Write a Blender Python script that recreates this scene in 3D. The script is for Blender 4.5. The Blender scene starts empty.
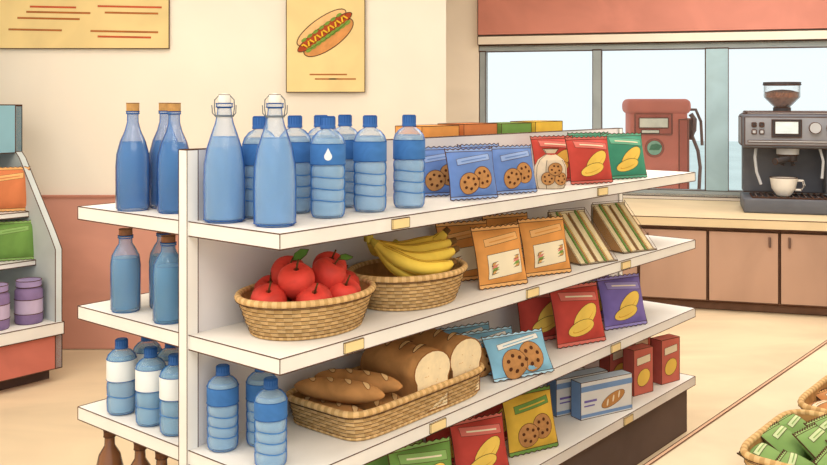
import bpy, bmesh, math, random
from mathutils import Vector, Matrix
random.seed(7)
I4=Matrix.Identity(4)
pi=math.pi

# ---------------------------------------------------------------- materials
def lin(h):
    h=h.lstrip('#'); o=[]
    for i in (0,2,4):
        c=int(h[i:i+2],16)/255.0
        o.append(c/12.92 if c<=0.04045 else ((c+0.055)/1.055)**2.4)
    return o
_m={}
def mat(name,hexc,rough=0.75,var=0.10,scale=9.0,alpha=1.0,spec=0.15,stretch=(1,1,1),emit=0.0,metal=0.0):
    if name in _m: return _m[name]
    m=bpy.data.materials.new(name); m.use_nodes=True
    nt=m.node_tree; p=nt.nodes['Principled BSDF']
    c=lin(hexc)
    tc=nt.nodes.new('ShaderNodeTexCoord'); mp=nt.nodes.new('ShaderNodeMapping')
    mp.inputs['Scale'].default_value=stretch
    nz=nt.nodes.new('ShaderNodeTexNoise'); nz.inputs['Scale'].default_value=scale; nz.inputs['Detail'].default_value=3
    nz.inputs['Distortion'].default_value=0.6
    cr=nt.nodes.new('ShaderNodeValToRGB')
    cr.color_ramp.elements[0].position=0.35; cr.color_ramp.elements[1].position=0.65
    cr.color_ramp.elements[0].color=[min(1,x*(1-var)) for x in c]+[1]
    cr.color_ramp.elements[1].color=[min(1,x*(1+var*0.7)) for x in c]+[1]
    nt.links.new(tc.outputs['Object'],mp.inputs[0]); nt.links.new(mp.outputs[0],nz.inputs['Vector'])
    nt.links.new(nz.outputs['Fac'],cr.inputs[0]); nt.links.new(cr.outputs[0],p.inputs['Base Color'])
    p.inputs['Roughness'].default_value=rough
    p.inputs['Specular IOR Level'].default_value=spec
    p.inputs['Metallic'].default_value=metal
    p.inputs['Alpha'].default_value=alpha
    if emit:
        p.inputs['Emission Color'].default_value=c+[1]; p.inputs['Emission Strength'].default_value=emit
    m.diffuse_color=c+[1]
    _m[name]=m; return m
def glass(name,hexc,hexe,a0,a1,rough=0.12,blend=0.5):
    """tinted bottle glass: thin wall seen face-on is pale and clear, wall seen edge-on is deeper and denser"""
    m=mat(name,hexc,rough,0.06,14,spec=0.6)
    nt=m.node_tree; p=nt.nodes['Principled BSDF']
    lw=nt.nodes.new('ShaderNodeLayerWeight'); lw.inputs[0].default_value=blend
    rp=nt.nodes.new('ShaderNodeValToRGB')
    rp.color_ramp.elements[0].position=0.12; rp.color_ramp.elements[0].color=(0,0,0,1)
    rp.color_ramp.elements[1].position=0.66; rp.color_ramp.elements[1].color=(1,1,1,1)
    e=rp.color_ramp.elements.new(0.42); e.color=(.20,.20,.20,1)
    nt.links.new(lw.outputs['Facing'],rp.inputs[0])
    mr=nt.nodes.new('ShaderNodeMapRange'); mr.inputs[3].default_value=a0; mr.inputs[4].default_value=a1
    nt.links.new(rp.outputs[0],mr.inputs[0]); nt.links.new(mr.outputs[0],p.inputs['Alpha'])
    mx=nt.nodes.new('ShaderNodeMixRGB'); mx.inputs[2].default_value=lin(hexe)+[1]
    src=p.inputs['Base Color'].links[0].from_socket
    nt.links.new(rp.outputs[0],mx.inputs[0]); nt.links.new(src,mx.inputs[1]); nt.links.new(mx.outputs[0],p.inputs['Base Color'])
    return m
INK=mat('ink_line','#5a4034',0.9,0.1,spec=0.0)
INKB=mat('ink_blue','#2f5a9c',0.9,0.1,spec=0.0)
INKL=mat('ink_blue_light','#4a82c4',0.9,0.1,spec=0.0)

# ---------------------------------------------------------------- builder
class B:
    def __init__(s): s.bm=bmesh.new(); s.mats=[]; s.done=set(); s.wl=[]
    def mi(s,m):
        if m not in s.mats: s.mats.append(m)
        return s.mats.index(m)
    def face(s,vs,m,smooth=False):
        try: f=s.bm.faces.new(vs)
        except ValueError: return None
        f.material_index=s.mi(m); f.smooth=smooth; return f
    def box(s,c,d,m,M=I4,bev=0.0,fm=None):
        x,y,z=d[0]/2,d[1]/2,d[2]/2
        vs=[s.bm.verts.new(M@Vector((c[0]+a*x,c[1]+b*y,c[2]+e*z))) for a in(-1,1) for b in(-1,1) for e in(-1,1)]
        q={'l':(0,1,3,2),'r':(4,6,7,5),'f':(0,4,5,1),'k':(2,3,7,6),'b':(0,2,6,4),'t':(1,5,7,3)}
        fs=[]
        for k,i in q.items():
            mm=fm[k] if fm and k in fm else m
            fs.append(s.face([vs[j] for j in i],mm))
        if bev>0:
            es=list({e for f in fs for e in f.edges})
            bmesh.ops.bevel(s.bm,geom=es,offset=bev,segments=3,affect='EDGES',profile=0.5,clamp_overlap=True)
    def prism(s,poly,y0,y1,m,M=I4,capm=None,smooth=False):
        a=[s.bm.verts.new(M@Vector((p[0],y0,p[1]))) for p in poly]
        b=[s.bm.verts.new(M@Vector((p[0],y1,p[1]))) for p in poly]
        n=len(poly)
        s.face(a,capm or m); s.face(b[::-1],m)
        for i in range(n): s.face([a[i],b[i],b[(i+1)%n],a[(i+1)%n]],m,smooth)
    def lathe(s,prof,seg=28,M=I4,sx=1,sy=1):
        rings=[]
        for r,z,m in prof:
            if r<1e-6: rings.append([s.bm.verts.new(M@Vector((0,0,z)))])
            else: rings.append([s.bm.verts.new(M@Vector((r*sx*math.cos(2*pi*i/seg),r*sy*math.sin(2*pi*i/seg),z))) for i in range(seg)])
        for k in range(len(prof)-1):
            a,b,m=rings[k],rings[k+1],prof[k][2]
            if len(a)==1 and len(b)==1: continue
            for i in range(seg):
                j=(i+1)%seg
                if len(a)==1: s.face([a[0],b[j],b[i]],m,True)
                elif len(b)==1: s.face([a[i],a[j],b[0]],m,True)
                else: s.face([a[i],a[j],b[j],b[i]],m,True)
    def tube(s,pts,r,m,n=8,M=I4,closed=False,alt=None,fz=1.0):
        pts=[Vector(p) for p in pts]; N=len(pts); rings=[]
        for i,p in enumerate(pts):
            if closed: d=pts[(i+1)%N]-pts[i-1]
            else: d=pts[min(i+1,N-1)]-pts[max(i-1,0)]
            d.normalize()
            up=Vector((0,0,1)) if abs(d.z)<0.9 else Vector((1,0,0))
            a=d.cross(up).normalized(); b=a.cross(d)
            rr=r[i] if isinstance(r,(list,tuple)) else r
            rings.append([s.bm.verts.new(M@(p+a*rr*math.cos(2*pi*k/n)+b*rr*fz*math.sin(2*pi*k/n))) for k in range(n)])
        for i in range(N if closed else N-1):
            A,C=rings[i],rings[(i+1)%N]
            mm=alt if (alt and i%2) else m
            for k in range(n): s.face([A[k],A[(k+1)%n],C[(k+1)%n],C[k]],mm,True)
        if not closed:
            s.face(rings[0][::-1],m); s.face(rings[-1],m)
    def ell(s,S,cx,cy,rx,ry,m,off=0.0012,rot=0,seg=20,arc=None):
        c,sn=math.cos(rot),math.sin(rot)
        def P(t,k):
            x,y=rx*k*math.cos(t),ry*k*math.sin(t)
            return s.bm.verts.new(S(cx+x*c-y*sn,cy+x*sn+y*c,off))
        ctr=P(0,0)
        r1=[P(2*pi*i/seg,0.55) for i in range(seg)]; r2=[P(2*pi*i/seg,1) for i in range(seg)]
        for i in range(seg):
            j=(i+1)%seg
            s.face([ctr,r1[i],r1[j]],m,True); s.face([r1[i],r2[i],r2[j],r1[j]],m,True)
    def rect(s,S,x0,y0,x1,y1,m,off=0.0012,nx=6,ny=4,shear=0):
        g=[[s.bm.verts.new(S(x0+(x1-x0)*i/nx,y0+(y1-y0)*j/ny+shear*(x0+(x1-x0)*i/nx),off)) for j in range(ny+1)] for i in range(nx+1)]
        for i in range(nx):
            for j in range(ny): s.face([g[i][j],g[i+1][j],g[i+1][j+1],g[i][j+1]],m,True)
    def poly(s,S,pts,m,off=0.0012):
        s.face([s.bm.verts.new(S(p[0],p[1],off)) for p in pts],m)
    def skip(s): s.done=set(s.bm.edges)
    def ink(s,r=0.0012,ang=0.7,m=None,matb=True):
        bmesh.ops.recalc_face_normals(s.bm,faces=[f for f in s.bm.faces])
        s.bm.normal_update()
        m=m or INK; todo=[]
        for e in s.bm.edges:
            if e in s.done: continue
            n=len(e.link_faces)
            if n==1 or (n==2 and (e.calc_face_angle(0)>ang or (matb and e.link_faces[0].material_index!=e.link_faces[1].material_index))):
                todo.append((e.verts[0].co.copy(),e.verts[1].co.copy()))
        for p,q in todo:
            d=q-p
            if d.length<1e-6: continue
            d.normalize()
            up=Vector((0,0,1)) if abs(d.z)<0.9 else Vector((1,0,0))
            a=d.cross(up).normalized()*r; b=a.cross(d)
            p=p-d*r*0.4; q=q+d*r*0.4
            A=[s.bm.verts.new(p+v) for v in (a,b,-a,-b)]; C=[s.bm.verts.new(q+v) for v in (a,b,-a,-b)]
            for k in range(4): s.face([A[k],A[(k+1)%4],C[(k+1)%4],C[k]],m)
            s.face(A[::-1],m); s.face(C,m)
        s.done=set(s.bm.edges)
    def mesh(s,name,sharp=0.7):
        bmesh.ops.recalc_face_normals(s.bm,faces=[f for f in s.bm.faces])
        me=bpy.data.meshes.new(name); s.bm.to_mesh(me); s.bm.free()
        for m in s.mats: me.materials.append(m)
        try: me.set_sharp_from_angle(angle=sharp)
        except Exception: pass
        return me
def put(name,me,loc=(0,0,0),rz=0.0,rx=0.0,parent=None,scale=None):
    o=bpy.data.objects.new(name,me); bpy.context.scene.collection.objects.link(o)
    o.location=loc; o.rotation_euler=(rx,0,rz)
    if scale: o.scale=scale
    if parent: o.parent=parent
    return o

# gondola frame: origin at its near floor corner, x along its length, y across its depth
GX,GY=-0.304,2.1
TH=math.atan2(0.7695,0.6386)
ux,uy=math.cos(TH),math.sin(TH)
def G(u,v,z): return (GX+ux*u-uy*v, GY+uy*u+ux*v, z)
T1,T2,T3,T4=1.095,0.810,0.521,0.233
E=0.0008

# ---------------------------------------------------------------- room shell
wallc=mat('wall_cream_paint','#f9efe0',0.9,0.07,1.1,spec=0.03,stretch=(1,1,.6))
wallp=mat('wall_pillar_paint','#f7ebda',0.9,0.06,1.5,spec=0.03)
wains=mat('wainscot_terracotta','#dca18f',0.9,0.12,2.0,spec=0.03)
redh=mat('header_terracotta','#d58f7f',0.9,0.09,2.2,spec=0.03)
floorm=mat('floor_tan','#e1ccac',0.85,0.11,1.2,spec=0.05,stretch=(1,2.2,1))
ceilm=mat('ceiling_white','#f8f4ee',0.9,0.03,2,spec=0.05)
trimm=mat('trim_cream','#f3e9d8',0.8,0.04,3)

WA=math.atan2(-0.267,0.9636)
we=Vector((math.cos(WA),math.sin(WA),0)); wn=Vector((-math.sin(WA),math.cos(WA),0))
W0=Vector((1.666,7.416,0)); C0=Vector((1.346,6.26,0))
def wp(s,t=0,z=0): return W0+we*s+wn*t+Vector((0,0,z))

b=B(); a1=wp(-1.5); a2=wp(2.4)
vs=[b.bm.verts.new(p) for p in [(-3.6,-2,0),(a2.x,-2,0),(a2.x,a2.y,0),(a1.x,a1.y,0),(a1.x,5.2,0),(-3.6,5.2,0)]]
b.face(vs,floorm)
lo=[b.bm.verts.new((v.co.x,v.co.y,-0.1)) for v in vs]
b.face(lo[::-1],floorm)
for i in range(6): b.face([vs[i],lo[i],lo[(i+1)%6],vs[(i+1)%6]],floorm)
put('floor',b.mesh('floor'))
b=B(); b.box((0.2,3,2.85),(7.6,10,0.1),ceilm); put('ceiling',b.mesh('ceiling'))
b=B(); b.box((-1.72,5.28,1.4),(3.806,0.16,2.8),wallc); put('wall_back',b.mesh('wall_back'))
b=B(); b.box((-1.72,5.19,0.43),(3.80,0.02,0.85),wains); b.box((-1.72,5.186,0.86),(3.80,0.028,0.012),mat('wainscot_cap','#c98874',0.8))
put('trim_1',b.mesh('trim_1'))
b=B(); b.box((0.10,6.62,1.4),(0.16,2.5,2.8),wallp); put('wall_return',b.mesh('wall_return'))
b=B(); b.box((-3.65,1.6,1.4),(0.1,7.2,2.8),wallc); put('wall_left',b.mesh('wall_left'))
b=B(); b.box((a2.x+0.05,2.4,1.4),(0.1,8.8,2.8),wallc); put('wall_right',b.mesh('wall_right'))
fr=mat('window_frame_grey','#a3adb0',0.6,0.08,5); frd=mat('window_frame_blue','#a9c6d0',0.6,0.08,5)
b=B()
b.box((0.45,0.08,0.33),(3.9,0.16,0.66),wallp); b.box((0.45,0.08,2.32),(3.9,0.16,0.96),wallp)
b.box((-1.33,0.08,1.25),(0.34,0.16,1.18),wallp)
put('wall_window',b.mesh('wall_window'),W0,WA)
b=B(); b.box((0.62,-0.02,2.37),(3.56,0.06,0.86),redh); b.box((0.62,-0.025,1.895),(3.56,0.05,0.07),trimm); b.ink(0.003)
put('trim_2',b.mesh('trim_2'),W0,WA)
b=B()
b.box((0.63,0.04,1.83),(3.58,0.08,0.05),fr); b.box((0.63,0.04,0.665),(3.58,0.08,0.05),fr)
for s,w,m in ((-1.13,0.05,fr),(-0.1886,0.07,fr),(0.734,0.17,frd),(2.0,0.07,fr)): b.box((s,0.04,1.25),(w,0.08,1.12),m)
b.ink(0.003)
gl=mat('window_glass','#f2fafb',0.3,0.0,2,alpha=0.03,spec=0.0)
q=[b.bm.verts.new(p) for p in ((-1.13,.06,.69),(2.4,.06,.69),(2.4,.06,1.81),(-1.13,.06,1.81))]
b.face(q,gl); b.skip()
put('window_1',b.mesh('window_1'),W0,WA)
b=B(); q=[wp(-6,0.17,-0.02),wp(8,0.17,-0.02),wp(14,26,-0.02),wp(-14,26,-0.02)]
b.face([b.bm.verts.new(p) for p in q],mat('outside_ground','#d9e4e2',0.9,0.05,0.6,spec=0.0))
put('forecourt_ground',b.mesh('forecourt_ground'))

# ---------------------------------------------------------------- posters
pap=mat('poster_paper','#f0d69a',0.9,0.08,3,spec=0.05); txt=mat('poster_text_brown','#b5703f',0.9,0.1); txr=mat('poster_text_red','#c9603f',0.9,0.1)
bun=mat('bun_print','#d9975a',0.9,0.1,20); bunl=mat('bun_print_light','#eebf85',0.9,0.1,20)
saus=mat('sausage_print','#b4502e',0.9,0.1); must=mat('mustard_print','#f2c23c',0.9,0.05); lett=mat('lettuce_print','#7d9f45',0.9,0.1)
def flatS(x,y,off): return Vector((x,-off,y))
b=B(); b.box((0,0.004,0),(1.6,0.008,0.66),pap)
b.ink(0.0022)
for i,(x0,x1,z) in enumerate([(0.02,0.28,-0.10),(0.0,0.36,-0.13),(-0.05,0.30,-0.165),(0.40,0.76,-0.09),(0.44,0.74,-0.125),(0.36,0.74,-0.23),(0.40,0.70,-0.26),(-0.1,0.2,-0.23),(-0.7,-0.2,-0.1),(-0.7,-0.15,-0.15),(-0.65,-0.25,-0.2),(0.1,0.7,0.1),(0.05,0.6,0.18)]):
    b.rect(flatS,x0,z,x1,z+0.011,txt if i%3 else txr,0.001,1,1,shear=-0.02)
put('menu_poster',b.mesh('menu_poster'),(-2.172,5.178,2.02),0)
b=B(); b.box((0,0.004,0),(0.44,0.008,0.64),pap); b.ink(0.0022)
r=0.62
def H2(x,y,off):
    c,s=math.cos(r),math.sin(r); return flatS(x*c-y*s, x*s+y*c, off)+Vector((0,0,.01))
b.ell(H2,0,-0.028,0.165,0.062,bun,0.001,seg=32); b.ell(H2,0,0.040,0.165,0.050,bunl,0.0015,seg=32); b.ink(0.0025,9,matb=False)
b.ell(H2,0.0,0.008,0.185,0.036,saus,0.003,seg=32); b.ink(0.002,9,matb=False)
for i in range(9): b.ell(H2,-0.13+i*0.033,-0.022,0.02,0.012,lett,0.004,seg=10)
for i in range(7): b.ell(H2,-0.12+i*0.04,0.04,0.018,0.009,lett,0.0045,seg=10)
b.skip()
b.tube([H2(-0.15+i*0.0115,0.012*(1 if i%4<2 else -1)+0.008,0.007) for i in range(27)],0.0055,must,6); b.skip()
for (x0,x1,z) in [(-0.09,0.12,-0.225),(0.02,0.17,-0.25),(-0.06,0.06,-0.25)]: b.rect(flatS,x0,z,x1,z+0.008,txt,0.001,1,1)
put('hot_dog_poster',b.mesh('hot_dog_poster'),(-0.493,5.178,1.765),0)

# ---------------------------------------------------------------- gondola
shw=mat('shelf_white_enamel','#efebe5',0.6,0.05,4,spec=0.1); shp=mat('shelf_back_panel','#e0dbdc',0.8,0.06,3,spec=0.05)
kick=mat('shelf_kick_dark','#6a5a54',0.8,0.1,4); tagm=mat('price_tag_yellow','#f2d9a0',0.8,0.05)
L,D,TK=2.34,0.855,0.036
gon=bpy.data.objects.new('gondola_shelf',None); bpy.context.scene.collection.objects.link(gon)
gon.location=(GX,GY,0); gon.rotation_euler=(0,0,TH)
for k,t in enumerate((T1,T2,T3,T4)):
    b=B(); b.box((L/2,D/2,t-TK/2),(L,D,TK),shw,bev=0); b.ink(0.0015)
    put('shelf_%d'%(k+1),b.mesh('shelf_%d'%(k+1)),parent=gon)
b=B()
b.box((L/2,0.355,0.66),(L-0.02,0.024,1.23),shp); b.box((0.012,0.355,0.64),(0.034,0.034,1.27),shw); b.box((L-0.012,0.355,0.64),(0.034,0.034,1.27),shw)
b.ink(0.0013); put('back_panel',b.mesh('back_panel'),parent=gon)
b=B(); b.box((L/2,D/2,0.098),(L-0.04,D-0.06,0.196),kick); b.ink(0.002); put('kick_base',b.mesh('kick_base'),parent=gon)
b=B()
for t,us in ((T1,(0.42,1.522)),(T2,(0.2415,1.062,1.70)),(T3,(0.578,1.62)),(T4,(1.72,))):
    for u in us: b.box((u,-0.003,t-TK/2),(0.068,0.005,0.026),tagm)
b.ink(0.0009); put('price_tags',b.mesh('price_tags'),parent=gon)

# ---------------------------------------------------------------- bottles
g_mid=glass('bottle_glass_blue','#a9d0f4','#17509f',0.22,0.99); g_dk=glass('bottle_glass_deep','#5e97d8','#10377c',0.45,0.99); g_lt=glass('bottle_glass_pale','#84b9e2','#17548f',0.35,0.99)
pet=glass('pet_plastic_blue','#c4e3fa','#2268b4',0.22,0.97,0.16); capb=mat('cap_blue','#3a69ad',0.6,0.08); labb=mat('label_blue','#4378ba',0.65,0.12,20)
wat_m=mat('water_blue','#7fb4ea',0.3,0.14,10,alpha=0.62,spec=0.3,stretch=(1,1,.35)); wat_d=mat('water_deep','#4179c0',0.3,0.14,10,alpha=0.75,spec=0.3,stretch=(1,1,.35)); wat_l=mat('water_pale','#9fcdf2',0.3,0.14,10,alpha=0.60,spec=0.3,stretch=(1,1,.35)); wat_g=mat('water_teal','#5f9ccc',0.3,0.14,10,alpha=0.70,spec=0.3,stretch=(1,1,.35))
labw=mat('label_white','#eef3f5',0.7,0.03); corkm=mat('cork_tan','#c0935a',0.9,0.12,60); corkd=mat('cork_brown','#93664a',0.9,0.12,60)
cer=mat('stopper_ceramic','#f1eee6',0.4,0.03); wire=mat('bail_wire','#6c747c',0.6,0.05)
brn=glass('bottle_glass_brown','#8a5836','#4f2f1c',0.9,0.98); capbr=mat('cap_brown','#6b4630',0.7)
petw=glass('pet_water_pale','#a9d6f4','#2267ac',0.28,0.97,0.16)

def swing_mesh():
    b=B(); g=g_mid
    b.lathe([(0,0,g),(.046,0,g),(.052,.006,g),(.053,.10,g),(.051,.145,g),(.044,.185,g),(.033,.22,g),(.024,.245,g),(.019,.268,g),(.0175,.285,g),(.021,.287,g),(.021,.296,g),(0,.296,g)],36)
    b.ink(0.0011,0.7,INKB)
    w=wat_m
    b.lathe([(0,.007,w),(.043,.008,w),(.047,.014,w),(.048,.10,w),(.046,.143,w),(.039,.183,w),(.030,.212,w),(0,.212,w)],32); b.ink(.0009,1.2,INKL)
    b.lathe([(0,.297,cer),(.0155,.297,cer),(.0165,.303,cer),(.014,.318,cer),(0,.322,cer)],20); b.ink(.0008,.7)
    b.lathe([(0.0215,.262,wire),(0.0235,.262,wire),(.0235,.267,wire),(.0205,.267,wire)],24)
    for sx in(-1,1):
        b.tube([(sx*.022,0,.264),(sx*.025,0,.285),(sx*.024,0,.305),(sx*.014,0,.316)],0.0015,wire,6)
        b.tube([(sx*.022,0,.264),(sx*.029,-.006,.272),(sx*.030,-.010,.292)],0.0014,wire,6)
    return b.mesh('swing_top_bottle')
def cork_mesh():
    b=B(); g=g_dk
    b.lathe([(0,0,g),(.041,0,g),(.046,.006,g),(.0465,.12,g),(.044,.155,g),(.035,.190,g),(.022,.220,g),(.016,.243,g),(.0155,.266,g),(.018,.267,g),(.018,.273,g),(0,.273,g)],32)
    b.ink(0.0011,0.7,INKB)
    w=wat_d
    b.lathe([(0,.007,w),(.037,.008,w),(.041,.014,w),(.0415,.12,w),(.039,.153,w),(.030,.188,w),(0,.188,w)],28); b.ink(.0009,1.2,INKB)
    b.lathe([(0,.274,corkm),(.0175,.274,corkm),(.0175,.296,corkm),(0,.297,corkm)],18); b.ink(0.0009,0.7)
    return b.mesh('corked_glass_bottle')
def jar_mesh():
    b=B(); g=g_lt
    b.lathe([(0,0,g),(.036,0,g),(.041,.006,g),(.0415,.13,g),(.038,.155,g),(.026,.178,g),(.019,.188,g),(.0185,.203,g),(.021,.204,g),(.021,.210,g),(0,.210,g)],32)
    b.ink(0.0011,0.7,INKB)
    w=wat_g
    b.lathe([(0,.007,w),(.032,.008,w),(.036,.014,w),(.0365,.128,w),(.034,.148,w),(0,.148,w)],28); b.ink(.0009,1.2,INKB)
    b.lathe([(0,.211,corkd),(.0185,.211,corkd),(.0185,.228,corkd),(0,.229,corkd)],18); b.ink(0.0009,0.7)
    return b.mesh('stoppered_bottle')
def pet_mesh(h,R,body,lab,cap,drop=False,lo=.52,hi=.73,n=4):
    b=B(); s=h/.262; p=[(0,0.004*s,body),(R*.55,0,body),(R*.88,0.002,body),(R*.97,.010*s,body)]
    z=.016*s; zl=h*lo; st=(zl-z)/n; ringz=[]
    for i in range(n):
        p+=[(R*.985,z+st*.12,body),(R*1.0,z+st*.45,body),(R*.985,z+st*.78,body),(R*.935,z+st*.94,body)]; z+=st
        if i<n-1: ringz.append(z-st*.03)
    zh=h*hi
    p+=[(R*.985,zl,body),(R*1.0,zl+.002,lab),(R*1.0,zh,body),(R*.985,zh+.003,body),(R*.9,zh+(h-zh)*.22,body),(R*.65,zh+(h-zh)*.42,body),(R*.38,zh+(h-zh)*.52,body),(R*.36,zh+(h-zh)*.58,body),(R*.36,zh+(h-zh)*.60,body),(0,zh+(h-zh)*.6,body)]
    b.lathe(p,32); b.ink(0.0009,1.4,INKB)
    w=wat_l
    b.lathe([(0,.006,w),(R*.82,.007,w),(R*.89,.014,w),(R*.89,zh,w),(R*.80,zh+(h-zh)*.20,w),(0,zh+(h-zh)*.20,w)],24); b.ink(.0008,1.2,INKL)
    for zz in ringz:
        b.tube([((R*.955)*math.cos(2*pi*i/32),(R*.955)*math.sin(2*pi*i/32),zz+.0025*math.sin(2*pi*i/16)) for i in range(32)],.0014,INKL,5,closed=True)
    b.skip()
    z0=zh+(h-zh)*.56
    b.lathe([(0,z0,cap),(R*.44,z0,cap),(R*.44,z0+.006*s,cap),(R*.41,z0+.008*s,cap),(R*.41,h-.002,cap),(R*.36,h,cap),(0,h,cap)],20); b.ink(0.0009,0.7,INKB)
    for k in range(16):
        a=2*pi*k/16; b.box((0,0,0),(.0014,.0014,(h-z0)*.62),INKB,Matrix.Translation((R*.415*math.cos(a),R*.415*math.sin(a),z0+.008*s+(h-z0)*.33)))
    b.skip()
    def S(x,y,off):
        a=-pi/2+x/R; return Vector(((R+off)*math.cos(a),(R+off)*math.sin(a),y))
    zc=(zl+zh)/2
    if drop:
        b.ell(S,0,zc-.004,.010,.010,labw,.001); b.poly(S,[(-.0095,zc-.001),(.0095,zc-.001),(0,zc+.018)],labw,.0011)
    return b.mesh('plastic_water_bottle',.9)
m=swing_mesh()
put('swing_top_bottle',m,G(.094,.122,T1+E),0.15); put('swing_top_bottle',m,G(.062,.275,T1+E),0.1)
m=cork_mesh()
for u,v in ((.055,.665),(.095,.530),(.152,.652)): put('corked_glass_bottle',m,G(u,v,T1+E))
m=jar_mesh()
for u,v in ((.055,.70),(.055,.50),(.150,.655)): put('stoppered_bottle',m,G(u,v,T2+E))
m=pet_mesh(.262,.046,pet,labb,capb); md=pet_mesh(.262,.046,pet,labb,capb,True)
put('plastic_water_bottle',md,G(.287,.133,T1+E),0.10)
for u,v in ((.453,.136),(.595,.115),(.168,.262),(.300,.272),(.395,.268),(.488,.265)): put('plastic_water_bottle',m,G(u,v,T1+E))
m=pet_mesh(.205,.041,petw,labw,capb,lo=.45,hi=.74,n=2)
for u,v in ((.055,.47),(.055,.58),(.055,.72),(.15,.735),(.15,.62)): put('plastic_water_bottle',m,G(u,v,T3+E))
m=pet_mesh(.208,.040,pet,labb,capb,lo=.55,hi=.76)
for u,v in ((.07,.11),(.065,.285),(.150,.235)): put('plastic_water_bottle',m,G(u,v,T3+E))
b=B(); b.lathe([(0,0,brn),(.034,0,brn),(.038,.005,brn),(.038,.12,brn),(.03,.155,brn),(.015,.18,brn),(.014,.205,brn),(0,.205,brn)],24)
b.lathe([(0,.2055,capbr),(.017,.2055,capbr),(.017,.222,capbr),(0,.223,capbr)],16); b.ink(.001)
m=b.mesh('brown_bottle')
for u,v in ((.055,.78),(.055,.63),(.055,.53)): put('brown_glass_bottle',m,G(u,v,T4+E))

# ---------------------------------------------------------------- snack packs
cook=mat('cookie_brown','#c08a55',0.9,0.12,60); chip=mat('choc_chip','#5a3420',0.8); cream=mat('print_cream','#f3e5c6',0.85,0.04)
yel=mat('print_yellow','#f5cf62',0.85,0.08); yeld=mat('print_amber','#d99a30',0.85,0.1); whitep=mat('print_white','#f7f3ea',0.85,0.03)
grn=mat('print_green','#7fa04c',0.85,0.1)
def pack_mesh(name,w,h,T,m1,m2,deco,band=None):
    b=B(); c=0.07*h; nx,nz=18,16
    def dd(x,z):
        a=min(1,abs(2*x/w)); zz=(z-c)/(h-2*c)
        if zz<=0 or zz>=1: return 0.0008
        return 0.0008+T*(max(0,1-a**2.2))**.55*(max(0,1-abs(2*zz-1)**3.2))**.7
    def nar(z): return 1-.05*math.sin(pi*max(0,min(1,z/h)))
    def S(x,z,off): return Vector((x*nar(z),-dd(x,z)-off,z))
    for sg in(-1,1):
        zs=[0,c]+[c+(h-2*c)*k/(nz-2) for k in range(1,nz-1)]+[h]
        g=[]
        for j,z in enumerate(zs):
            row=[]
            for i in range(nx+1):
                x=-w/2+w*i/nx; z2=z
                if j==0: z2=0.0 if i%2 else .004
                if j==len(zs)-1: z2=h-(.005 if i%2 else 0)
                row.append(b.bm.verts.new(Vector((x*nar(z2),sg*dd(x,z),z2))))
            g.append(row)
        for j in range(len(zs)-1):
            mm=m2 if (j==0 or j==len(zs)-2) else m1
            for i in range(nx): b.face([g[j][i],g[j][i+1],g[j+1][i+1],g[j+1][i]],mm,True)
    b.ink(0.0013,1.2)
    if band:
        b.rect(S,-w*.36,h*.70,w*.36,h*.82,band,.001,8,3,shear=.12); b.ink(.0006,9)
        b.rect(S,-w*.28,h*.745,w*.28,h*.765,m1,.002,6,1,shear=.12); b.skip()
    if deco=='cookie':
        for (x,z,r) in ((w*.14,h*.40,w*.21),(-w*.16,h*.30,w*.20)):
            b.ell(S,x,z,r,r*.92,cook,.0022 if x<0 else .0014,seg=20); b.ink(.0009,9)
            for k in range(6):
                a=k*1.05+x*9; b.ell(S,x+r*.55*math.cos(a),z+r*.5*math.sin(a),r*.15,r*.13,chip,.0032,seg=8)
            b.skip()
    if deco=='chips':
        b.ell(S,w*.05,h*.46,w*.30,h*.15,yel,.0014,rot=.5); b.ink(.0008,9)
        b.ell(S,w*.05,h*.445,w*.22,h*.06,yeld,.0022,rot=.55); b.ell(S,w*.06,h*.46,w*.22,h*.055,yel,.003,rot=.55); b.skip()
        b.ell(S,-w*.07,h*.28,w*.27,h*.12,yel,.0034,rot=.2); b.ink(.0008,9)
        b.ell(S,-w*.07,h*.27,w*.19,h*.04,yeld,.0042,rot=.25); b.ell(S,-w*.06,h*.28,w*.19,h*.036,yel,.005,rot=.25); b.skip()
        b.rect(S,-w*.38,h*.72,w*.38,h*.86,m2,.0012,8,3,shear=-.08); b.ink(.0006,9)
        b.rect(S,-w*.28,h*.775,w*.28,h*.80,cream,.0022,8,1,shear=-.08); b.skip()
    if deco=='sandwich':
        b.rect(S,-w*.35,h*.17,w*.35,h*.55,cream,.0012,6,4,shear=.08); b.ink(.0007,9)
        P=lambda dz: [(-w*.30,h*(.21+dz)),(w*.27,h*(.31+dz)),(w*.30,h*(.365+dz)),(-w*.27,h*(.265+dz))]
        brd=mat('print_bread','#d9a562',.9,.1)
        b.poly(S,P(0),brd,.0036); b.poly(S,P(.125),brd,.0036); b.ink(.0008,9)
        b.poly(S,P(.04),grn,.0042); b.poly(S,P(.085),mat('print_ham','#e08a78',.8),.0044); b.skip()
    return b.mesh(name)
pb=mat('pack_blue','#6c8ccb',0.7,0.12); pbl=mat('pack_blue_light','#9ab3e2',0.7,0.06)
pr=mat('pack_red','#c84c42',0.7,0.12); prl=mat('pack_red_light','#dc786c',0.7,0.06)
pg=mat('pack_green','#45957a',0.7,0.12); pgl=mat('pack_green_light','#6cb394',0.7,0.06)
po=mat('pack_orange','#e7a057',0.7,0.12); pol=mat('pack_orange_light','#efb877',0.7,0.06)
pp=mat('pack_purple','#8170b8',0.7,0.12); ppl=mat('pack_purple_light','#9d90cc',0.7,0.06)
pc=mat('pack_sky','#8cc2de',0.7,0.12); pcl=mat('pack_sky_light','#b9dcec',0.7,0.06)
py=mat('pack_yellow','#ebc04a',0.7,0.12); pgr=mat('pack_leaf','#769f50',0.7,0.12); pgrl=mat('pack_leaf_light','#93b96c',0.7,0.06)
YW=TH-math.radians(20)
cb=pack_mesh('cookie_bag',.175,.160,.026,pb,pbl,'cookie',pbl)
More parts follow.
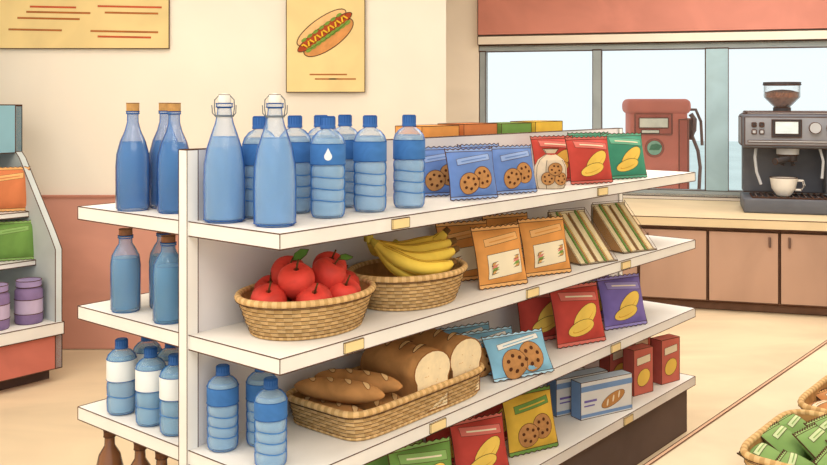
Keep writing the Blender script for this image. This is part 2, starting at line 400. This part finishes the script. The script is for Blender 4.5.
for u,v,y in ((.872,.085,0),(1.105,.085,.05),(.885,.225,-.1),(1.12,.225,.05)): put('cookie_bag',cb,G(u,v,T1+E),YW+y,-.22)
rb=pack_mesh('red_chip_bag',.20,.175,.030,pr,prl,'chips'); gb=pack_mesh('green_chip_bag',.21,.180,.030,pg,pgl,'chips')
put('red_chip_bag',rb,G(1.58,.07,T1+E),YW,-.2); put('red_chip_bag',rb,G(1.56,.205,T1+E),YW,-.2)
put('green_chip_bag',gb,G(1.857,.07,T1+E),YW,-.2); put('green_chip_bag',gb,G(1.84,.205,T1+E),YW,-.2)
ob=pack_mesh('sandwich_bag',.195,.195,.028,po,pol,'sandwich',pol)
for u,v,y in ((1.003,.065,0.05),(1.265,.06,0),(1.01,.21,-.05),(1.27,.21,0)): put('snack_bag',ob,G(u,v,T2+E),YW+y,-.25)
rb2=pack_mesh('red_chip_bag',.225,.215,.032,pr,prl,'chips'); vb=pack_mesh('purple_chip_bag',.22,.20,.032,pp,ppl,'chips')
put('red_chip_bag',rb2,G(1.516,.075,T3+E),YW,-.25); put('red_chip_bag',rb2,G(1.48,.205,T3+E),YW,-.2)
put('purple_chip_bag',vb,G(1.85,.07,T3+E),YW,-.25); put('purple_chip_bag',vb,G(1.84,.205,T3+E),YW,-.2)
sb=pack_mesh('cookie_sleeve',.240,.145,.024,pc,pcl,'cookie',whitep)
put('cookie_packet',sb,G(1.055,.022,T3+E),YW,-.5)
put('cookie_packet',sb,G(1.005,.115,T3+E),YW,-.42); put('cookie_packet',sb,G(.995,.205,T3+E),YW,-.36)
yb=pack_mesh('yellow_cookie_bag',.205,.20,.030,py,pgr,'cookie',pgr); rb3=pack_mesh('red_chip_bag',.20,.185,.030,pr,prl,'chips'); lb=pack_mesh('leaf_chip_bag',.21,.185,.03,pgr,pgrl,'chips')
put('yellow_cookie_bag',yb,G(1.188,.07,T4+E),YW,-.25); put('red_chip_bag',rb3,G(.90,.07,T4+E),YW,-.25); put('green_snack_bag',lb,G(.62,.07,T4+E),YW,-.25)
put('red_chip_bag',rb3,G(.93,.205,T4+E),YW,-.2); put('red_chip_bag',rb3,G(1.19,.21,T4+E),YW,-.2); put('green_snack_bag',lb,G(.65,.205,T4+E),YW,-.2)
b=B(); sk=mat('paper_bag_cream','#e3cfb4',0.9,0.10,20)
b.lathe([(0,0,sk),(.050,0,sk),(.056,.012,sk),(.060,.045,sk),(.058,.075,sk),(.046,.098,sk),(.026,.112,sk),(.016,.118,sk),(.022,.126,sk),(.030,.136,sk)],9,sy=.62); b.ink(.001,.5)
b.lathe([(.0175,.115,pr),(.0175,.121,pr)],16,sy=.7); b.skip()
def SS(x,z,off):
    a=-pi/2+x/.055; rr=.0605+off; return Vector((rr*math.cos(a),rr*.62*math.sin(a)-.001,z))
for i,(x,z) in enumerate(((-.022,.036),(.022,.034),(.002,.068))):
    b.ell(SS,x,z,.023,.022,cook,.001+.0012*i); b.ink(.0008,9,matb=False)
    for k in range(5): b.ell(SS,x+.012*math.cos(k*1.3+i),z+.012*math.sin(k*1.3+i),.0035,.0035,chip,.0022+.0012*i,seg=8)
    b.skip()
put('cookie_paper_bag',b.mesh('cookie_paper_bag',.4),G(1.340,.10,T1+E),YW-.3)

for i,(u,mm) in enumerate(((1.12,po),(1.36,mat('box_orange_deep','#d2824e',.8)),(1.60,pgr),(1.84,py))):
    b=B(); b.box((0,0,.107),(.21,.12,.210+(.006 if i%2 else 0)),mm); b.ink(.0013)
    b.rect(flatS,-.08,.06,.08,.15,cream,.0615,1,1); b.skip()
    put('snack_box',b.mesh('snack_box'),G(u,.47,T1+.003),TH)
# sandwiches in wedge packs: the cut face with its layers slopes toward the aisle
bread=mat('sandwich_bread','#f3dfb2',0.9,0.08,40); ham=mat('sandwich_ham','#e58f7c',0.8); lettm=mat('sandwich_lettuce','#78a844',0.8,0.15,40); tray=mat('sandwich_tray','#ecd9b4',0.7); chs=mat('sandwich_cheese','#f4c65c',.7)
clearw=mat('clear_wrap','#f4f8f8',.3,0,5,alpha=.03,spec=.2); crust=mat('sandwich_crust','#c9965c',0.9,0.1)
b=B()
def half(y0):
    lay=[(0,.004,crust,.0),(.004,.031,bread,0),(.031,.038,lettm,.005),(.038,.046,ham,.002),(.046,.052,chs,.003),(.052,.079,bread,0),(.079,.083,crust,0)]
    for a_,c_,mm,g in lay:
        b.prism([(-.078,.004),(.080+g*1.6,.004),(-.078,.165+g*1.6)],y0+a_,y0+c_,mm)
half(-.088); half(.004)
b.ink(.0006,.7)
b.box((-.0825,0,.086),(.004,.184,.172),tray); b.box((.004,0,.0015),(.176,.184,.003),tray); b.ink(.001)
b.prism([(-.080,.0035),(.094,.0035),(-.080,.180)],-.0905,.0905,clearw); b.ink(.0009)
m=b.mesh('sandwich_pack')
put('wedge_sandwich_pack',m,G(1.600,.125,T2+E),YW-pi/2+.05); put('wedge_sandwich_pack',m,G(1.93,.125,T2+E),YW-pi/2+.05)
# cracker boxes
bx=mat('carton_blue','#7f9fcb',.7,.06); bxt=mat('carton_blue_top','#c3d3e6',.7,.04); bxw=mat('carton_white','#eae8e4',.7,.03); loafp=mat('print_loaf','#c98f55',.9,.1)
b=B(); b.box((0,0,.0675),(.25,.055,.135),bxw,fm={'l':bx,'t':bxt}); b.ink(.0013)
F=lambda x,z,off: Vector((x,-.0275-off,z))
b.rect(F,-.125,.100,.125,.120,bx,.0012,1,1); b.rect(F,-.125,.006,.125,.018,bx,.0012,1,1); b.skip()
b.ell(F,.03,.055,.06,.022,loafp,.0014,rot=.35); b.ink(.0008,9)
for k in(-1,0,1): b.ell(F,.03+k*.028,.057+k*.011,.004,.014,cream,.0022,rot=-.2,seg=8)
b.rect(F,-.11,.06,-.05,.068,pp,.0014,1,1); b.rect(F,-.11,.045,-.06,.05,pp,.0014,1,1); b.skip()
m=b.mesh('cracker_box')
for i in range(3): put('cracker_box',m,G(1.68-.025*i,.085+.088*i,T4+E),YW)
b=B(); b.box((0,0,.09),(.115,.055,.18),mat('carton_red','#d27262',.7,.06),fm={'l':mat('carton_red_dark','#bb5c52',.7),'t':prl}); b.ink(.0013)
F2=lambda x,z,off: Vector((x,-.0275-off,z))
b.ell(F2,0,.065,.04,.032,yel,.0012,rot=.5); b.rect(F2,-.04,.12,.04,.15,cream,.0012,1,1,shear=.1); b.ink(.0007,9)
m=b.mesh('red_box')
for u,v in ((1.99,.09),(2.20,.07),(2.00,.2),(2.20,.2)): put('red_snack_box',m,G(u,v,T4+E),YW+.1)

# ---------------------------------------------------------------- baskets
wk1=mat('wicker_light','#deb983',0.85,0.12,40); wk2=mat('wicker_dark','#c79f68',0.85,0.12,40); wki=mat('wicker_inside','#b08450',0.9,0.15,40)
def loop(rx,ry,p,n):
    M=720; pts=[]
    for i in range(M):
        t=2*pi*i/M; c,s=math.cos(t),math.sin(t)
        pts.append(Vector((rx*math.copysign(abs(c)**(2/p),c),ry*math.copysign(abs(s)**(2/p),s),0)))
    ds=[0]
    for i in range(M): ds.append(ds[-1]+(pts[(i+1)%M]-pts[i]).length)
    out=[];k=0
    for i in range(n):
        d=ds[-1]*i/n
        while ds[k+1]<d: k+=1
        f=(d-ds[k])/(ds[k+1]-ds[k]+1e-9); out.append(pts[k].lerp(pts[(k+1)%M],f))
    return out
def basket_mesh(rx,ry,h,p=2,taper=.8,rows=9,n=96,rim=.009):
    b=B(); base=loop(rx,ry,p,n); nor=[]
    for i in range(n):
        t=base[(i+1)%n]-base[i-1]; nor.append(Vector((t.y,-t.x,0)).normalized())
    g=[]
    for j in range(rows+1):
        z=h*j/rows; k=taper+(1-taper)*(j/rows)**.8
        g.append([b.bm.verts.new(base[i]*k+nor[i]*(.0028*math.cos(pi*(i/2+j)))+Vector((0,0,z+.001))) for i in range(n)])
    for j in range(rows):
        for i in range(n): b.face([g[j][i],g[j][(i+1)%n],g[j+1][(i+1)%n],g[j+1][i]],wk1 if ((i//2)+j)%2 else wk2,True)
    b.face(g[0][::-1],wk2)
    gi=[]
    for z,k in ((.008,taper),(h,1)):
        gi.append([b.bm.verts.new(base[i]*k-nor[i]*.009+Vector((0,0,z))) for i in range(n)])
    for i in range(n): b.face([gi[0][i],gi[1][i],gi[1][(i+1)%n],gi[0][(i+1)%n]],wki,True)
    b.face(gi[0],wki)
    b.skip()
    for j in range(1,rows,1):
        z=h*j/rows; k=taper+(1-taper)*(j/rows)**.8
        b.tube([base[i]*k+nor[i]*.0030+Vector((0,0,z)) for i in range(0,n,2)],.0007,INK,4,closed=True)
    b.tube([base[i]*1.0+Vector((0,0,h+.002)) for i in range(n)],rim,wk1,8,closed=True,alt=wk2)
    b.tube([base[i]*taper+nor[i]*.002+Vector((0,0,.006)) for i in range(n)],.0055,wk1,6,closed=True,alt=wk2)
    b.tube([base[i]*1.0+nor[i]*(rim*.75)+Vector((0,0,h-.0055)) for i in range(0,n,2)],.0011,INK,4,closed=True)
    b.skip()
    return b.mesh('wicker_basket',3.0)
bm1=basket_mesh(.195,.148,.092)
AB=G(.250,.172,T2+E); BB=G(.660,.172,T2+E)
put('wicker_basket',bm1,AB,TH); put('wicker_basket',bm1,BB,TH)
# apples
apr=mat('apple_red','#d64338',0.55,0.25,16,spec=0.25); stem=mat('stem_brown','#5f4126',.9); leaf=mat('leaf_green','#5f8f3c',.7,.15); dim=mat('apple_dimple','#8f3a22',.8)
b=B()
def apple(x,y,z,r=.043,tl=(0,0),lf=False):
    M=Matrix.Translation((x,y,z))@Matrix.Rotation(tl[0],4,'X')@Matrix.Rotation(tl[1],4,'Y')
    b.lathe([(0,-.80*r,apr),(r*.25,-.88*r,apr),(r*.55,-.78*r,apr),(r*.82,-.45*r,apr),(r*.98,0,apr),(r*1.0,.25*r,apr),(r*.9,.58*r,apr),(r*.65,.82*r,apr),(r*.38,.88*r,apr),(r*.15,.76*r,dim),(0,.66*r,apr)],24,M)
    b.tube([(0,0,.62*r),(.003,0,.95*r),(.008,0,1.30*r)],.0026,stem,6,M)
    if lf:
        vs=[b.bm.verts.new(M@Vector(p)) for p in ((.006,0,1.1*r),(.020,-.016,1.3*r),(.040,-.014,1.45*r),(.056,-.002,1.42*r),(.040,.012,1.38*r),(.020,.010,1.3*r))]
        b.face(vs,leaf)
        b.ink(.0008,9)
    b.skip()
for i,(x,y) in enumerate([(-.132,0),(-.055,-.082),(.050,-.082),(.132,0),(.050,.082),(-.050,.082),(0,0)]): apple(x,y,.084,.0460,(random.uniform(.2,.6),random.uniform(-.4,.3)))
for i,(x,y) in enumerate([(-.072,-.036),(.030,-.044),(.100,.020),(-.020,.050)]): apple(x,y,.132,.0470,(random.uniform(.2,.6),random.uniform(-.4,.3)),i in(1,3))
put('apples',b.mesh('apples',3.0),AB,TH)
# bananas
ban=mat('banana_yellow','#f3cf55',0.6,0.10,12); band_=mat('banana_tip','#6b4b26',.8); bang=mat('banana_stem','#c4ab45',.7); banl=mat('banana_ridge','#c2922a',.7)
b=B()
def banana(P0,P1,P2,r=.0225):
    P0,P1,P2=map(Vector,(P0,P1,P2)); pts=[];rs=[]
    N=18
    for i in range(N+1):
        t=i/N; pts.append(P0*(1-t)**2+P1*2*t*(1-t)+P2*t*t)
        rs.append(r*(.36 if t<.04 else min(1,.42+2.6*(t-.04)) if t<.3 else (1 if t<.72 else max(.24,1-((t-.72)/.28)**2*.78))))
    b.tube(pts[:2],rs[:2],bang,6); b.tube(pts[1:-1],rs[1:-1],ban,6); b.tube(pts[-2:],[rs[-2],rs[-2]*.8],band_,6)
    for k in (1,5,2):
        ll=[]
        for i in range(2,N-1):
            d=(pts[i+1]-pts[i-1]).normalized(); a=d.cross(Vector((0,0,1))).normalized(); c=a.cross(d)
            ll.append(pts[i]+(a*math.cos(pi*k/3)+c*math.sin(pi*k/3))*rs[i]*1.0)
        b.tube(ll,.0011,banl,4)
S0=(-.125,.0,.188)
for y1,y2,z1,z2,x2 in ((-.15,-.090,.085,.120,.105),(-.095,-.050,.10,.150,.140),(-.03,-.01,.12,.168,.155),(.05,.040,.12,.175,.140),(.12,.080,.10,.160,.11),(-.12,-.070,.035,.080,.13)):
    banana((S0[0],S0[1]+y1*.08,S0[2]),(-.045,y1,z1-.005),(x2,y2,z2))
banana((-.03,.03,.172),(.05,.06,.075),(.155,.03,.198))
b.skip()
b.box((-.130,0,.193),(.022,.024,.024),bang,bev=.004); b.ink(.0008,.9)
put('banana_bunch',b.mesh('banana_bunch',1.3),BB,TH-math.radians(22))
# bread tray
TB=G(.575,.170,T3+E)
put('bread_tray_basket',basket_mesh(.295,.145,.072,p=7,taper=.93,rows=7,n=132,rim=.009),TB,TH)
crs=mat('bread_crust','#bd8853',0.85,0.20,14); crl=mat('bread_crust_light','#e2bc86',.9,.12,25); crumb=mat('bread_crumb','#f1dcb4',0.95,0.06,50); crk=mat('crust_edge','#8a5a30',.9,.1)
def loaf_mesh(w=.150,h=.168,l=.255):
    b=B(); prof=[]
    prof+=[(-w*.43,0),(w*.43,0),(w*.44,h*.5),(w*.5,h*.6)]
    for i in range(11):
        a=pi*i/10; prof.append((w*.51*math.cos(a),h*.68+h*.32*math.sin(a)))
    prof+=[(-w*.5,h*.6),(-w*.44,h*.5)]
    N=14; rings=[]
    for k in range(N+1):
        t=k/N; y=-l/2+l*t
        s=1.0 if t<.72 else math.sqrt(max(0,1-((t-.72)/.30)**2))
        s2=.985+.02*math.sin(t*14)
        rings.append([b.bm.verts.new(Vector((x*s*s2,y,z*(.45+.55*s)*s2 if z>0 else 0))) for x,z in prof])
    n=len(prof)
    for k in range(N):
        for i in range(n): b.face([rings[k][i],rings[k][(i+1)%n],rings[k+1][(i+1)%n],rings[k+1][i]],crs,True)
    b.face(rings[0],crumb); b.face(rings[-1],crs)
    b.ink(.0020,9,crk)
    def S(x,y,off):
        return Vector((x,y,h*.68+h*.32*math.sqrt(max(0,1-(x/(w*.51))**2))+off))
    for k in range(3):
        b.ell(S,0,-l*.30+k*l*.21,w*.30,.008,crl,.003,rot=.35,seg=14)
    b.ink(.0009,9)
    for k in range(12):
        b.ell(lambda x,z,o:Vector((x,-l/2-o,z)),random.uniform(-.05,.05),random.uniform(.04,.14),.0025,.0018,crl,.0006,seg=6)
    b.skip()
    return b.mesh('bread_loaf',.9)
lm=loaf_mesh()
put('bread_loaf',lm,G(.608,.160,T3+.012),TH-.06); put('bread_loaf',lm,G(.772,.168,T3+.012),TH-.03)
def bag_mesh(l=.262,w=.070,h=.060):
    b=B(); N=24;n=16
    rr=lambda t: max(.02,(1-abs(t)**2.6))**.6
    rings=[]
    for k in range(N+1):
        t=-1+2*k/N; r_=rr(t)
        rings.append([b.bm.verts.new(Vector((w/2*r_*math.cos(2*pi*i/n),t*l/2,h/2+h/2*r_*math.sin(2*pi*i/n)))) for i in range(n)])
    for k in range(N):
        for i in range(n): b.face([rings[k][i],rings[k][(i+1)%n],rings[k+1][(i+1)%n],rings[k+1][i]],crs,True)
    b.face(rings[0],crs); b.face(rings[-1],crs); b.skip()
    def S(x,y,off):
        r_=rr(y/(l/2)); return Vector((x,y,h/2+h/2*r_*math.sqrt(max(0,1-(x/(w/2*r_))**2))+off))
    for k in range(4): b.ell(S,0,-l*.3+k*l*.2,w*.33,.008,crl,.001,rot=.7,seg=14)
    b.ink(.0009,9,crk)
    return b.mesh('baguette',.9)
bg=bag_mesh()
for u,v,z,r_ in ((.345,.180,.012,.15),(.420,.172,.012,.15),(.490,.165,.012,.12),(.350,.155,.073,.36),(.435,.165,.075,.34)): put('baguette',bg,G(u,v,T3+z),TH+r_)

# ---------------------------------------------------------------- counter + coffee machine
cab=mat('cabinet_brown','#b99783',0.8,0.10,3,stretch=(1,1,.4)); cabd=mat('cabinet_shadow_gap','#8b6a58',0.9); ctop=mat('counter_top_tan','#e2cca6',0.6,0.06,3); hand=mat('handle_dark','#5b4a45',.5)
b=B(); x0,x1=-.30,2.28; cx=(x0+x1)/2; cw=x1-x0
b.box((cx,.60,.31),(cw,1.10,.50),cabd); b.box((cx,.62,.035),(cw,1.04,.07),cabd)
b.box((cx,.565,.59),(cw+.04,1.14,.06),ctop); b.ink(.003)
s=-.27
k=0
while s<1.9:
    b.box((s+.2225,.035,.305),(.430,.03,.46),cab); b.ink(.0025)
    hx=s+(.385 if k%2==0 else .06); b.box((hx,.010,.475),(.016,.020,.07),hand,bev=.004); b.skip()
    s+=.445;k+=1
put('service_counter',b.mesh('service_counter'),C0,WA)
st=mat('machine_steel','#8e8f96',0.5,0.06,6,spec=.3); std=mat('machine_dark','#62646c',0.5,0.08,6); stl=mat('machine_light_steel','#b9bcc1',0.5,.05); blk=mat('machine_black','#403c3e',.5)
scr=mat('machine_screen','#d8e8ee',.3); beans=mat('coffee_beans','#7a4c33',.8,.5,90); hop=glass('hopper_glass','#dbe6ea','#8fa0a6',.06,.5); cupm=mat('cup_white','#f7f3ec',.4,.02); cof=mat('coffee_latte','#b9814f',.5,.1,40)
b=B()
b.box((0,.0,.05),(.66,.46,.10),std,bev=.012); b.box((-.02,-.06,.104),(.50,.30,.008),blk)
for i in range(12): b.box((-.24+i*.04,-.06,.110),(.008,.28,.005),stl)
b.box((0,.15,.40),(.64,.16,.56),std,bev=.01)
b.box((0,.02,.565),(.68,.44,.235),st,bev=.02); b.box((0,.02,.69),(.62,.40,.02),stl,bev=.005)
b.box((.27,.02,.30),(.12,.30,.34),std,bev=.012)
b.ink(.0028,.9)
b.box((-.05,-.206,.585),(.19,.012,.12),blk); b.box((-.05,-.214,.590),(.15,.008,.085),scr); b.ink(.002)
for x in(-.26,-.21): b.box((x,-.205,.61),(.03,.012,.03),blk,bev=.003); b.box((x,-.205,.56),(.03,.012,.03),stl,bev=.003)
RX=Matrix.Rotation(pi/2,4,'X')
for x in(.13,.24): b.lathe([(.038,0,stl),(.038,.03,stl),(0,.03,blk)],20,Matrix.Translation((x,-.20,.59))@RX)
b.box((.0,-.204,.495),(.60,.01,.012),stl)
b.ink(.002)
b.lathe([(0,0,stl),(.075,0,stl),(.075,.05,stl),(0,.05,stl)],24,Matrix.Translation((-.03,-.07,.40)))
b.lathe([(0,0,blk),(.06,0,blk),(.065,.04,blk),(0,.04,blk)],24,Matrix.Translation((-.03,-.07,.355)))
b.tube([(-.03,-.13,.375),(-.06,-.20,.37),(-.13,-.27,.36)],[.014,.019,.022],blk,10)
b.tube([(-.055,-.07,.36),(-.065,-.07,.325)],.012,blk,8); b.tube([(-.005,-.07,.36),(.005,-.07,.325)],.012,blk,8)
b.tube([(-.24,-.10,.45),(-.25,-.13,.38),(-.24,-.14,.28),(-.21,-.15,.19)],.010,stl,8); b.tube([(.17,-.12,.45),(.19,-.14,.36),(.18,-.15,.24)],.009,stl,8)
b.ink(.0018,.8)
b.lathe([(.05,.70,blk),(.06,.70,blk),(.06,.725,blk),(.045,.73,blk)],24,Matrix.Translation((-.06,.02,0)))
b.lathe([(0,.732,beans),(.045,.732,beans),(.112,.798,beans),(.114,.835,beans),(.06,.850,beans),(0,.855,beans)],24,Matrix.Translation((-.06,.02,0)))
b.lathe([(.052,.728,hop),(.122,.80,hop),(.122,.885,hop)],28,Matrix.Translation((-.06,.02,0)))
b.lathe([(0,.905,blk),(.126,.905,blk),(.128,.887,blk),(0,.887,blk)],28,Matrix.Translation((-.06,.02,0))); b.ink(.002,.8)
mx,my=1.205,.60
put('espresso_machine',b.mesh('espresso_machine'),C0+we*mx+wn*my+Vector((0,0,.621)),WA-.02)
b=B()
b.lathe([(0,0,cupm),(.045,0,cupm),(.05,.006,cupm),(.080,.05,cupm),(.092,.125,cupm),(.086,.125,cupm),(.08,.105,cupm)],28)
b.lathe([(0,.112,cof),(.0825,.112,cof)],28)
b.tube([(.086,0,.105),(.125,0,.105),(.134,0,.070),(.115,0,.040),(.072,0,.040)],.009,cupm,8); b.ink(.0022,.9)
b.ell(lambda x,y,o:Vector((x,y,.1125+o)),0,-.005,.040,.032,cream,.001); b.skip()
put('coffee_cup',b.mesh('coffee_cup'),C0+we*(mx-.06)+wn*(my-.085)+Vector((0,0,.621+.1135)),WA)

# ---------------------------------------------------------------- fuel pump outside
pr1=mat('pump_red','#cf7765',0.7,.08,4); pr2=mat('pump_red_dark','#b56253',.7,.07,4); pmw=mat('pump_panel','#e6decb',.6); hose=mat('hose_dark','#7a5f58',.6); pmg=mat('pump_green','#8fb39a',.6)
b=B()
b.box((0,0,.66),(.52,.36,1.32),pr1,bev=.03); b.box((0,0,1.36),(.58,.42,.14),pr1,bev=.05); b.box((0,0,.04),(.64,.46,.08),hose)
b.box((.22,0,.70),(.10,.372,1.1),pr2,bev=.01)
b.ink(.004,1.0)
PF=lambda x,z,o:Vector((x,-.182-o,z))
b.box((-.05,-.185,1.20),(.34,.02,.20),pr2,bev=.008); b.box((-.05,-.195,1.21),(.27,.02,.10),pmw,bev=.006); b.box((-.08,-.20,1.13),(.16,.012,.03),pmw)
b.ink(.003)
b.ell(PF,-.04,.98,.085,.085,pr2,.002); b.ell(PF,-.04,.98,.068,.068,pmg,.004); b.ink(.002,9)
b.poly(PF,[(-.09,.96),(.0,.96),(.03,1.0),(-.02,1.02),(-.07,1.01)],mat('pump_leaf','#4f7d5f',.7),.006); b.skip()
b.box((.295,-.02,1.15),(.07,.10,.20),hose,bev=.01)
b.tube([(.31,-.06,1.06),(.33,-.10,1.14),(.335,-.10,1.24),(.30,-.10,1.29)],.022,hose,10)
b.tube([(.32,-.08,1.08),(.37,-.08,.95),(.39,-.08,.80),(.38,-.08,.60),(.33,-.08,.50),(.29,-.06,.55),(.27,0,.65)],.016,hose,10)
b.tube([(.28,0,1.33),(.36,-.03,1.33),(.40,-.06,1.22),(.41,-.07,1.0)],.014,hose,8)
put('fuel_pump',b.mesh('fuel_pump'),(2.27,8.65,-.018),-.1)

# ---------------------------------------------------------------- left display cooler
cw_=mat('cooler_white','#ebe7e1',.6,.05,4); cg=mat('cooler_end_grey','#ccd3d3',.6,.06,4); cd=mat('cooler_inside','#9fabad',.8,.08,4); cbm=mat('cooler_sign_blue','#8ab6c6',.7,.08,4); crd=mat('cooler_red','#cb7565',.7,.10,4); ckd=mat('cooler_kick','#5d4c46',.8)
cool=bpy.data.objects.new('open_display_cooler',None); bpy.context.scene.collection.objects.link(cool)
cool.location=(-1.752,4.6,0); cool.rotation_euler=(0,0,TH)
b=B(); LC=1.1
RYZ=Matrix(((0,1,0,0),(1,0,0,0),(0,0,1,0),(0,0,0,1)))
prof=[(0,.07),(0,.66),(.06,.74),(.36,1.10),(.40,1.13),(.40,1.37),(.72,1.37),(.72,.07)]
for xa in (-.035,-LC): b.prism(prof,xa,xa+.035,cg,RYZ)
b.box((-LC/2,.36,.155),(LC,.72,.17),crd); b.box((-LC/2,.35,.27),(LC,.74,.06),cw_); b.box((-LC/2,.40,.035),(LC-.04,.62,.07),ckd)
b.box((-LC/2,.71,.72),(LC-.07,.03,.84),cd)
b.box((-LC/2,.44,.575),(LC-.07,.50,.025),cw_); b.box((-LC/2,.48,.815),(LC-.07,.44,.025),cw_)
b.box((-LC/2,.56,1.25),(LC,.32,.25),cbm); b.ink(.0025)
put('body',b.mesh('cooler_body'),parent=cool)
jarm=mat('jar_purple','#86709a',.5,.1,20); jl=mat('jar_lid_purple','#a391bd',.6); jlab=mat('jar_label','#bfaecb',.7)
b=B(); b.lathe([(0,0,jarm),(.060,0,jarm),(.066,.008,jarm),(.067,.05,jlab),(.067,.12,jarm),(.066,.16,jarm),(.055,.175,jarm),(.055,.18,jl),(.060,.18,jl),(.060,.21,jl),(0,.21,jl)],24); b.ink(.0020)
jm=b.mesh('preserve_jar')
def C(x,y,z): return (-1.752+ux*x-uy*y,4.6+uy*x+ux*y,z)
for x in(-.12,-.29,-.46): put('preserve_jar',jm,C(x,.10,.3008))
gp=pack_mesh('green_bag',.20,.20,.03,pgr,pgrl,'none',pgrl); op=pack_mesh('orange_bag',.21,.23,.03,mat('pack_tangerine','#dc8355',.6,.08),pol,'none',pol)
for x in(-.12,-.37,-.60): put('salad_bag',gp,C(x,.25,.5885),TH-.45,-.15)
for x in(-.11,-.34,-.58): put('carrot_bag',op,C(x,.33,.8285),TH-.45,-.12)

# ---------------------------------------------------------------- right display table with baskets
tt=mat('table_top_cream','#e4d3b5',.7,.09,3); te=mat('table_edge','#cfa78a',.7,.08,3)
b=B(); b.box((1.9,-.85,.40),(2.6,.74,.04),tt); b.box((1.9,-.476,.40),(2.6,.012,.046),te); b.box((1.9,-.85,.20),(2.5,.62,.36),te)
b.box((1.9,-.85,.02),(2.44,.56,.04),kick); b.ink(.0015)
put('display_table',b.mesh('display_table'),(GX,GY,0),TH)
bk=basket_mesh(.215,.165,.11,p=6,taper=.9,rows=9,n=110,rim=.009)
put('produce_basket',bk,G(1.035,-.900,.4208),TH); put('produce_basket',bk,G(1.50,-.895,.4208),TH)
gp2=pack_mesh('green_pouch',.12,.13,.024,mat('pouch_green','#86a962',.7,.12),mat('pouch_green_l','#a5c27d',.7,.1),'none',mat('pouch_lab','#cfdca8',.7))
def pile(name,me,org,nx,ny,sp,h0):
    e=bpy.data.objects.new(name,None); bpy.context.scene.collection.objects.link(e); e.location=org; e.rotation_euler=(0,0,TH)
    k=0
    for i in range(nx):
        for j in range(ny):
            k+=1
            put('pouch_%d'%k,me,((i-(nx-1)/2)*sp[0],(j-(ny-1)/2)*sp[1]-.03,h0+random.uniform(0,.01)),random.uniform(-.5,.1),-1.0+random.uniform(-.25,.15),parent=e)
pile('green_pouches',gp2,G(1.035,-.900,.4208),3,3,(.112,.082),.045)
op2=pack_mesh('tan_pouch',.12,.12,.024,mat('pouch_tan','#c98a55',.7,.12),pol,'none',cream)
pile('tan_pouches',op2,G(1.50,-.895,.4208),3,3,(.112,.082),.04)

# ---------------------------------------------------------------- lights
lampm=mat('lamp_diffuser','#fff6e6',.5,0,1,emit=1.5)
def area(x,y,sx,sy,p,col=(1,.98,.95)):
    l=bpy.data.lights.new('unseen_ceiling_light','AREA'); l.shape='RECTANGLE'; l.size=sx; l.size_y=sy; l.energy=p; l.color=col
    b=B(); b.box((0,0,.03),(sx+.06,sy+.06,.05),ceilm); b.box((0,0,.0),(sx,sy,.012),lampm)
    par=put('unseen_ceiling_lamp',b.mesh('unseen_ceiling_lamp'),(x,y,2.745))
    o=bpy.data.objects.new('light',l); bpy.context.scene.collection.objects.link(o); o.parent=par; o.location=(0,0,-.02)
area(0.4,0.0,2.4,1.8,54); area(-2.0,1.8,1.6,2.0,28); area(1.9,4.3,1.8,1.6,38); area(-1.0,3.9,1.4,1.2,10); area(2.3,6.0,1.6,.8,20)  # lamps out of view; the last is added to brighten the window wall
w=bpy.data.worlds.new('World'); bpy.context.scene.world=w; w.use_nodes=True
bg_=w.node_tree.nodes['Background']; bg_.inputs[0].default_value=lin('#e3eef0')+[1]; bg_.inputs[1].default_value=1.22

# ---------------------------------------------------------------- camera
cam=bpy.data.cameras.new('camera'); co=bpy.data.objects.new('camera',cam); bpy.context.scene.collection.objects.link(co)
co.location=(0,0,1.4); co.rotation_euler=(pi/2,0,0)
cam.sensor_width=36; cam.lens=40.18; cam.shift_y=-0.160
bpy.context.scene.camera=co
bpy.context.scene.view_settings.view_transform='Standard'
